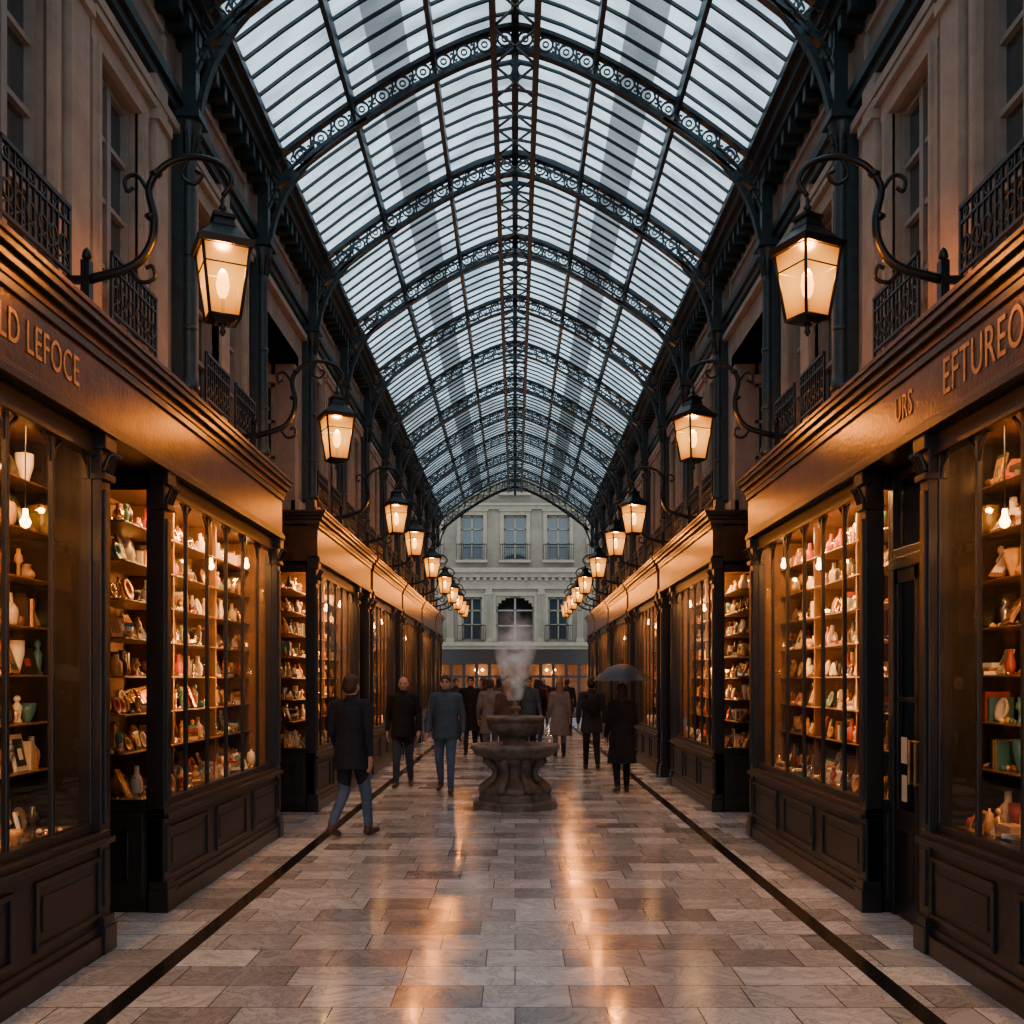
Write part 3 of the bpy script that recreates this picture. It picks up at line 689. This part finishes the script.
# ------------------------------------------------------------------ people
skin=mat('skin',(.45,.27,.19),.55); lips=mat('lips',(.33,.13,.10),.5); eyem=mat('eyes',(.03,.02,.02),.3)
def ring_mesh(p0,p1,r0,r1,w,d,flat,n=16,X=(1,0,0)):
    p0=Vector(p0);p1=Vector(p1);a=(p1-p0); Ln=a.length; a=a.normalized() if Ln>1e-6 else Vector((0,0,1))
    x=Vector(X)-a*Vector(X).dot(a)
    if x.length<.2: x=Vector((0,0,1))-a*a.z
    x.normalize(); y=a.cross(x)
    rings=[]
    if flat: rings=[(0,0.001),(0,r0),(Ln,r1),(Ln,.001)]
    else:
        for i in range(5):
            t=math.pi/2*(1-i/4+.0); rings.append((-r0*math.sin(t)*.999,max(.0008,r0*math.cos(t))))
        for i in range(5):
            t=math.pi/2*i/4; rings.append((Ln+r1*math.sin(t)*.999,max(.0008,r1*math.cos(t))))
    vs=[];fs=[]
    for h,r in rings:
        for q in range(n):
            t=2*math.pi*q/n; vs.append(p0+a*h+x*math.cos(t)*r*w+y*math.sin(t)*r*d)
    k=len(rings)
    for i in range(k-1):
        for q in range(n):
            ww=(q+1)%n; fs.append((i*n+q,i*n+ww,(i+1)*n+ww,(i+1)*n+q))
    fs.append(list(range(n))[::-1]); fs.append([(k-1)*n+q for q in range(n)])
    return vs,fs,(np.array(p0),np.array(a),Ln,r0,r1,np.array(x),np.array(y),w,d)
def fuse(name,prims,vox,smooth=3):
    """prims: ('c',p0,p1,r0,r1,w,d,mat,flat) or ('e',c,(rx,ry,rz),mat) -> one continuous surface"""
    V=[];F=[];D=[];M=[]
    for p in prims:
        o=len(V)
        if p[0]=='c':
            _,p0,p1,r0,r1,w,d,m,fl=p; vs,fs,inf=ring_mesh(p0,p1,r0,r1,w,d,fl)
            D.append(('c',inf)); M.append(m)
        else:
            _,c,r,m=p; vs=[];fs=[];n=16;k=9
            for i in range(k):
                t=-math.pi/2+math.pi*(i/(k-1)); ct=max(math.cos(t),.02)
                for q in range(n):
                    u=2*math.pi*q/n; vs.append((c[0]+r[0]*ct*math.cos(u),c[1]+r[1]*ct*math.sin(u),c[2]+r[2]*math.sin(t)))
            for i in range(k-1):
                for q in range(n): fs.append((i*n+q,i*n+(q+1)%n,(i+1)*n+(q+1)%n,(i+1)*n+q))
            fs.append(list(range(n))[::-1]); fs.append([(k-1)*n+q for q in range(n)])
            D.append(('e',(np.array(c),np.array(r)))); M.append(m)
        V+=[tuple(v) for v in vs]; F+=[[a+o for a in f] for f in fs]
    me=bpy.data.meshes.new('tmp'); me.from_pydata(V,[],F); ob=bpy.data.objects.new('tmp',me); C.objects.link(ob)
    md=ob.modifiers.new('r','REMESH'); md.mode='VOXEL'; md.voxel_size=vox; md.adaptivity=0
    if smooth: s_=ob.modifiers.new('s','SMOOTH'); s_.iterations=smooth; s_.factor=.5
    dg=bpy.context.evaluated_depsgraph_get(); dg.update()
    nm=bpy.data.meshes.new_from_object(ob.evaluated_get(dg)); bpy.data.objects.remove(ob); nm.name=name
    nm.materials.clear(); um=[]
    for m in M:
        if m not in um: um.append(m)
    for m in um: nm.materials.append(m)
    P=len(nm.polygons); c=np.empty(P*3); nm.polygons.foreach_get('center',c); c=c.reshape(-1,3)
    best=np.full(P,1e9); lab=np.zeros(P,int)
    for dd,m in zip(D,M):
        if dd[0]=='c':
            p0,a,Ln,r0,r1,x,y,w,d=dd[1]; q=c-p0; t=np.clip(q@a,0,Ln); r=r0+(r1-r0)*(t/Ln if Ln>0 else 0)
            al=(q@a)-t; dist=np.sqrt(((q@x)/w)**2+((q@y)/d)**2+al**2)-r
        else:
            cc,r=dd[1]; dist=(np.linalg.norm((c-cc)/r,axis=1)-1)*r.min()
        k=dist<best; best[k]=dist[k]; lab[k]=um.index(m)
    nm.polygons.foreach_set('material_index',lab); nm.polygons.foreach_set('use_smooth',[True]*P)
    return nm
def handmesh(grip):
    P=[]
    c=lambda a,b,r0,r1,w=1,d=1:P.append(('c',a,b,r0,r1,w,d,skin,False))
    if not grip:
        c((0,0,.015),(0,0,-.02),.026,.028,.8,1)
        c((0,0,-.02),(0,0,-.072),.030,.034,.42,1.25)
        for yo,l in ((.030,.070),(.010,.080),(-.010,.074),(-.029,.058)):
            a=Vector((0,yo,-.085)); b=a+Vector((-.006,yo*.08,-l*.42)); d=b+Vector((-.012,0,-l*.30)); e=d+Vector((-.014,0,-l*.22))
            c(a,b,.0095,.0088);c(b,d,.0088,.008);c(d,e,.008,.007)
        a=Vector((-.004,.028,-.028)); b=Vector((-.012,.052,-.052)); d=Vector((-.018,.060,-.082)); c(a,b,.014,.011); c(b,d,.011,.0085)
    else:
        c((.03,-.06,-.02),(.015,-.038,0),.026,.030,.8,1)
        P.append(('e',(.014,-.032,0),(.026,.020,.045),skin))
        for z,l in ((.033,1.),(.012,1.05),(-.009,1.),(-.029,.88)):
            a=Vector((.026,-.022,z)); b=Vector((.03,.004,z)); d=Vector((.010,.024,z)); e=Vector((-.014,.016,z-.002))
            c(a,b,.0095,.009);c(b,d*l,.009,.0085);c(d*l,e*l,.0085,.0075)
        c((0,-.038,.03),(-.024,-.014,.036),.013,.011); c((-.024,-.014,.036),(-.012,.016,.042),.011,.009)
    return fuse('hand',P,.0036,1)
HAND=handmesh(False); GRIP=handmesh(True)
def person(name,x,y,head_=0.,H=1.72,coat=None,pants=None,hair=None,shoe=None,st=.7,hem=.80,longhair=False,flip=1,vox=.012,pack=None,hold=False,bald=False,scarf=None,female=False):
    k=1.0; P=[]; sh=.17 if female else .19
    cp=lambda p0,p1,r0,r1,m,w=1,d=1,fl=False:P.append(('c',p0,p1,r0,r1,w,d,m,fl))
    hz=.91
    ends={}
    for sd in (-1,1):
        fwd=(sd==flip)
        hip=Vector((sd*.085,0,hz))
        if fwd: kn=Vector((sd*.095,.20*st,.50)); an=Vector((sd*.10,.27*st,.10)); toe=an+Vector((sd*.015,.17,-.055)); heel=an+Vector((0,-.035,-.055))
        else: kn=Vector((sd*.095,.03*st,.49)); an=Vector((sd*.10,-.30*st,.09+.09*st)); toe=Vector((an.x+sd*.015,an.y+.15,.045)); heel=an+Vector((0,-.045,-.05))
        cp(hip,kn,.098,.066,pants,1,1.05); cp(kn,an+Vector((0,0,.02)),.066,.050,pants)
        cp(an+Vector((0,0,.0)),heel,.045,.040,shoe); cp(heel,toe,.043,.036,shoe,1.05,.95)
    cp((0,0,.88),(0,0,.98),.135,.14,pants,1.12,.85)
    cp((0,0,1.0),(0,-.005,1.32),.155,.172,coat,1.08,.74)
    cp((-sh+.02,-.005,1.425),(sh-.02,-.005,1.425),.07,.07,coat,1,1)
    cp((0,0,1.28),(0,0,1.40),.17,.13,coat,1.05,.72)
    fl=.30*(1-hem)
    P.append(('c',(0,0,hem),(0,0,1.12),.168+fl*.35,.155,1.1,.82+.15*st*(hem<.7),coat,True))
    cp((0,-.008,1.44),(0,-.002,1.505),.082,.068,scarf or coat,1,1)
    for sd in (-1,1):
        sw=.9*st*(-1 if sd==flip else 1)
        shd=Vector((sd*sh,-.005,1.42)); 
        if hold and sd==hold:
            el=Vector((sd*(sh+.04),.0,1.15)); wr=Vector((sd*.10,.20,1.27))
        else:
            el=Vector((sd*(sh+.055),-.03+.07*sw,1.14)); wr=Vector((sd*(sh+.065),.06+.17*sw,.915))
        cp(shd,el,.066,.053,coat); cp(el,wr,.052,.040,coat)
        ends[sd]=(el,wr)
    if pack:
        P.append(('e',(0,-.19,1.22),(.14,.09,.20),pack)); P.append(('e',(0,-.25,1.14),(.10,.05,.10),pack))
        for sd in(-1,1): cp((sd*.11,-.12,1.42),(sd*.115,.10,1.40),.022,.022,pack); cp((sd*.115,.10,1.40),(sd*.13,.11,1.18),.022,.02,pack)
    root=empty(name,(x,y,0),head_); root.scale=[H/1.76]*3
    bo=bpy.data.objects.new('body',fuse('body',P,vox)); C.objects.link(bo); bo.parent=root
    Q=[]
    q=lambda c_,r,m:Q.append(('e',c_,r,m))
    Q.append(('c',(0,-.012,1.44),(0,.0,1.57),.056,.055,1,1,skin,False))
    q((0,0,1.645),(.076,.094,.105),skin); q((0,.028,1.59),(.056,.066,.062),skin); q((0,.072,1.552),(.022,.018,.016),skin)
    Q.append(('c',(0,.092,1.645),(0,.108,1.612),.010,.015,1,1,skin,False))
    for sd in(-1,1):
        q((sd*.077,-.002,1.628),(.011,.020,.032),skin); q((sd*.03,.085,1.642),(.012,.010,.007),eyem)
        Q.append(('c',(sd*.014,.09,1.663),(sd*.046,.08,1.663),.009,.007,1,1,hair if not bald else skin,False))
        q((sd*.045,.055,1.61),(.025,.028,.025),skin)
    Q.append(('c',(-.018,.089,1.578),(.018,.089,1.578),.008,.008,1,1,lips,False))
    if not bald:
        q((0,-.012,1.672),(.084,.098,.095),hair); q((0,-.035,1.63),(.083,.078,.085),hair)
    else:
        q((0,-.030,1.62),(.0815,.076,.06),hair)
    if longhair: q((0,-.05,1.56),(.085,.06,.13),hair); q((0,-.07,1.48),(.08,.045,.09),hair)
    hm=bpy.data.objects.new('head',fuse('head',Q,.0055,2)); C.objects.link(hm); hm.parent=root
    for sd,(el,wr) in ends.items():
        if hold and sd==hold:
            h=inst('hand_gripping',GRIP,tuple(Vector((sd*.06,.25,1.29))),0,(sd,1,1),root); h.rotation_euler=(0,0,0)
        else:
            h=inst('hand',HAND,tuple(wr+(wr-el).normalized()*.045),0,(sd,1,1),root)
            h.rotation_euler=(math.atan2((wr-el).y,-(wr-el).z),0,0)
    return root
def cloth(n,c,r=.85): return mat(n,c,r,var=.25,nscale=9,bump=.5,bscale=14,spec=.25)
navy=cloth('cloth_navy',(.016,.020,.030)); blk=cloth('cloth_black',(.013,.013,.015)); jean=cloth('denim',(.075,.12,.20)); djean=cloth('dark_denim',(.035,.05,.08))
bgrey=cloth('cloth_bluegrey',(.06,.09,.125)); grey=cloth('cloth_grey',(.17,.165,.155)); brownc=cloth('cloth_brown',(.09,.06,.045)); char=cloth('cloth_charcoal',(.03,.032,.036)); teal=cloth('cloth_slate',(.05,.075,.095)); red=cloth('cloth_wine',(.14,.03,.025))
hb=mat('hair_brown',(.035,.02,.012),.6,bump=.4,bscale=90); hk=mat('hair_black',(.010,.008,.007),.6,bump=.4,bscale=90); hg=mat('hair_grey',(.16,.14,.12),.6,bump=.4,bscale=90); hl=mat('hair_blond',(.22,.13,.06),.6,bump=.4,bscale=90)
shb=mat('shoe_brown',(.07,.035,.02),.5); shk=mat('shoe_black',(.012,.011,.01),.45)
person('man_in_navy_coat',-1.72,10.5,-.35,1.71,navy,jean,hb,shb,.75,hem=.74,flip=1,vox=.010)
person('man_in_dark_jacket',-1.72,15.4,math.pi,1.71,blk,djean,hb,shb,.5,hem=.80,bald=True,vox=.011)
person('man_in_blue_jacket',-1.02,14.7,math.pi-.08,1.73,bgrey,jean,hb,shb,.6,hem=.80,flip=-1,vox=.011,scarf=char)
person('man_in_long_coat',-.98,22,math.pi,1.74,blk,char,hk,shk,.4,hem=.55)
person('woman_in_grey_coat',.95,21.4,0,1.66,grey,char,hl,shk,.45,hem=.5,longhair=True,female=True)
person('man_with_backpack',1.40,18.3,0,1.70,char,blk,hk,shk,.5,hem=.72,pack=blk,flip=-1)
um_p=person('woman_with_umbrella',1.56,14.6,.1,1.60,blk,blk,hk,shk,.45,hem=.48,female=True,hold=1,longhair=True)
person('man_in_grey_coat',-.50,20.2,.0,1.68,grey,djean,hb,shk,.4,hem=.6)
crowd=[(-.15,19.0,0,1.66,brownc,djean,hl),(.30,22.5,math.pi,1.72,teal,blk,hk),(-.72,24,0,1.70,char,blk,hb),(.55,25,0,1.68,blk,djean,hk),
 (-.25,25.5,math.pi,1.7,brownc,char,hb),(1.15,25.8,math.pi,1.74,char,blk,hg),(.1,28,0,1.7,blk,blk,hb),(-.95,29,math.pi,1.72,grey,djean,hk),
 (.75,30,0,1.66,red,blk,hb),(-.5,31,0,1.74,teal,blk,hk),(1.5,29,0,1.7,blk,char,hb),(-1.6,27,math.pi,1.7,char,djean,hb),(.3,33,0,1.7,char,blk,hk),(-.1,36,math.pi,1.7,grey,blk,hb),(1.0,35,0,1.72,blk,blk,hg),(-1.2,35,0,1.68,blk,blk,hg)]
for i,(x,y,h,HH,a,b_,c_) in enumerate(crowd):
    fem=i%3==0
    person('woman_walking' if fem else 'man_walking',x,y,h+rnd(-.25,.25),HH,a,b_,c_,shk,rnd(.3,.6),hem=random.choice([.55,.75,.8]),longhair=fem,female=fem,flip=random.choice([-1,1]),vox=.016)
# umbrella
umb=mat('umbrella_cloth',(.035,.045,.055),.5,spec=.4)
um=MB([umb,iron_b,wood]); n=48; k=9; vs=[];fs=[]; Ru=.44
for i in range(n):
    a=2*math.pi*i/n; sc=abs(math.sin(4*a))
    for j in range(k):
        t=max(j/(k-1),.01); r=Ru*t*(1-.06*sc*t); z=.26*(1-t**1.9)-.0+.012*sc*t*t
        vs.append((r*math.cos(a),r*math.sin(a),z))
for i in range(n):
    for j in range(k-1): fs.append((i*k+j,((i+1)%n)*k+j,((i+1)%n)*k+j+1,i*k+j+1))
um.add(vs,fs,umb,True)
for i in range(8):
    a=i*math.pi/4
    um.tube([(Ru*t*math.cos(a),Ru*t*math.sin(a),.26*(1-t**1.9)-.006) for t in [.02,.2,.4,.6,.8,1.0]],.004,5,iron_b)
    um.tube([(0,0,.02),(Ru*.5*math.cos(a),Ru*.5*math.sin(a),.26*(1-.5**1.9)-.01)],.003,4,iron_b)
um.tube([(0,0,-.62),(0,0,.32)],[.007,.006],8,iron_b)
um.tube(catmull([(0,0,-.60),(0,0,-.68),(0,.03,-.72),(0,.06,-.70),(0,.065,-.66)],4),.012,8,wood)
R_=Matrix.Rotation(.1,3,'Z')@Vector((.06*1.6/1.76,.25*1.6/1.76,0))
o=um.obj('umbrella',loc=(1.56+R_.x,14.6+R_.y,1.63))

# ------------------------------------------------------------------ world & camera
wd_=bpy.data.worlds.new('overcast'); bpy.context.scene.world=wd_; wd_.use_nodes=True; N=wd_.node_tree.nodes; L=wd_.node_tree.links
bg=N['Background']; tc=N.new('ShaderNodeTexCoord'); n_=N.new('ShaderNodeTexNoise'); n_.inputs['Scale'].default_value=3; n_.inputs['Detail'].default_value=6
L.new(tc.outputs['Generated'],n_.inputs['Vector'])
r=N.new('ShaderNodeValToRGB'); r.color_ramp.elements[0].position=.3; r.color_ramp.elements[1].position=.7
r.color_ramp.elements[0].color=(.42,.58,.70,1); r.color_ramp.elements[1].color=(.72,.87,.97,1)
L.new(n_.outputs['Fac'],r.inputs[0]); L.new(r.outputs[0],bg.inputs['Color']); bg.inputs['Strength'].default_value=2.3
cam=bpy.data.cameras.new('camera'); co_=bpy.data.objects.new('camera',cam); C.objects.link(co_)
co_.location=(0,0,1.65); co_.rotation_euler=(math.pi/2,0,0); cam.sensor_width=36; cam.lens=1000/1024*36; cam.shift_y=168/1024; cam.shift_x=-.003
cam.clip_end=200
bpy.context.scene.camera=co_
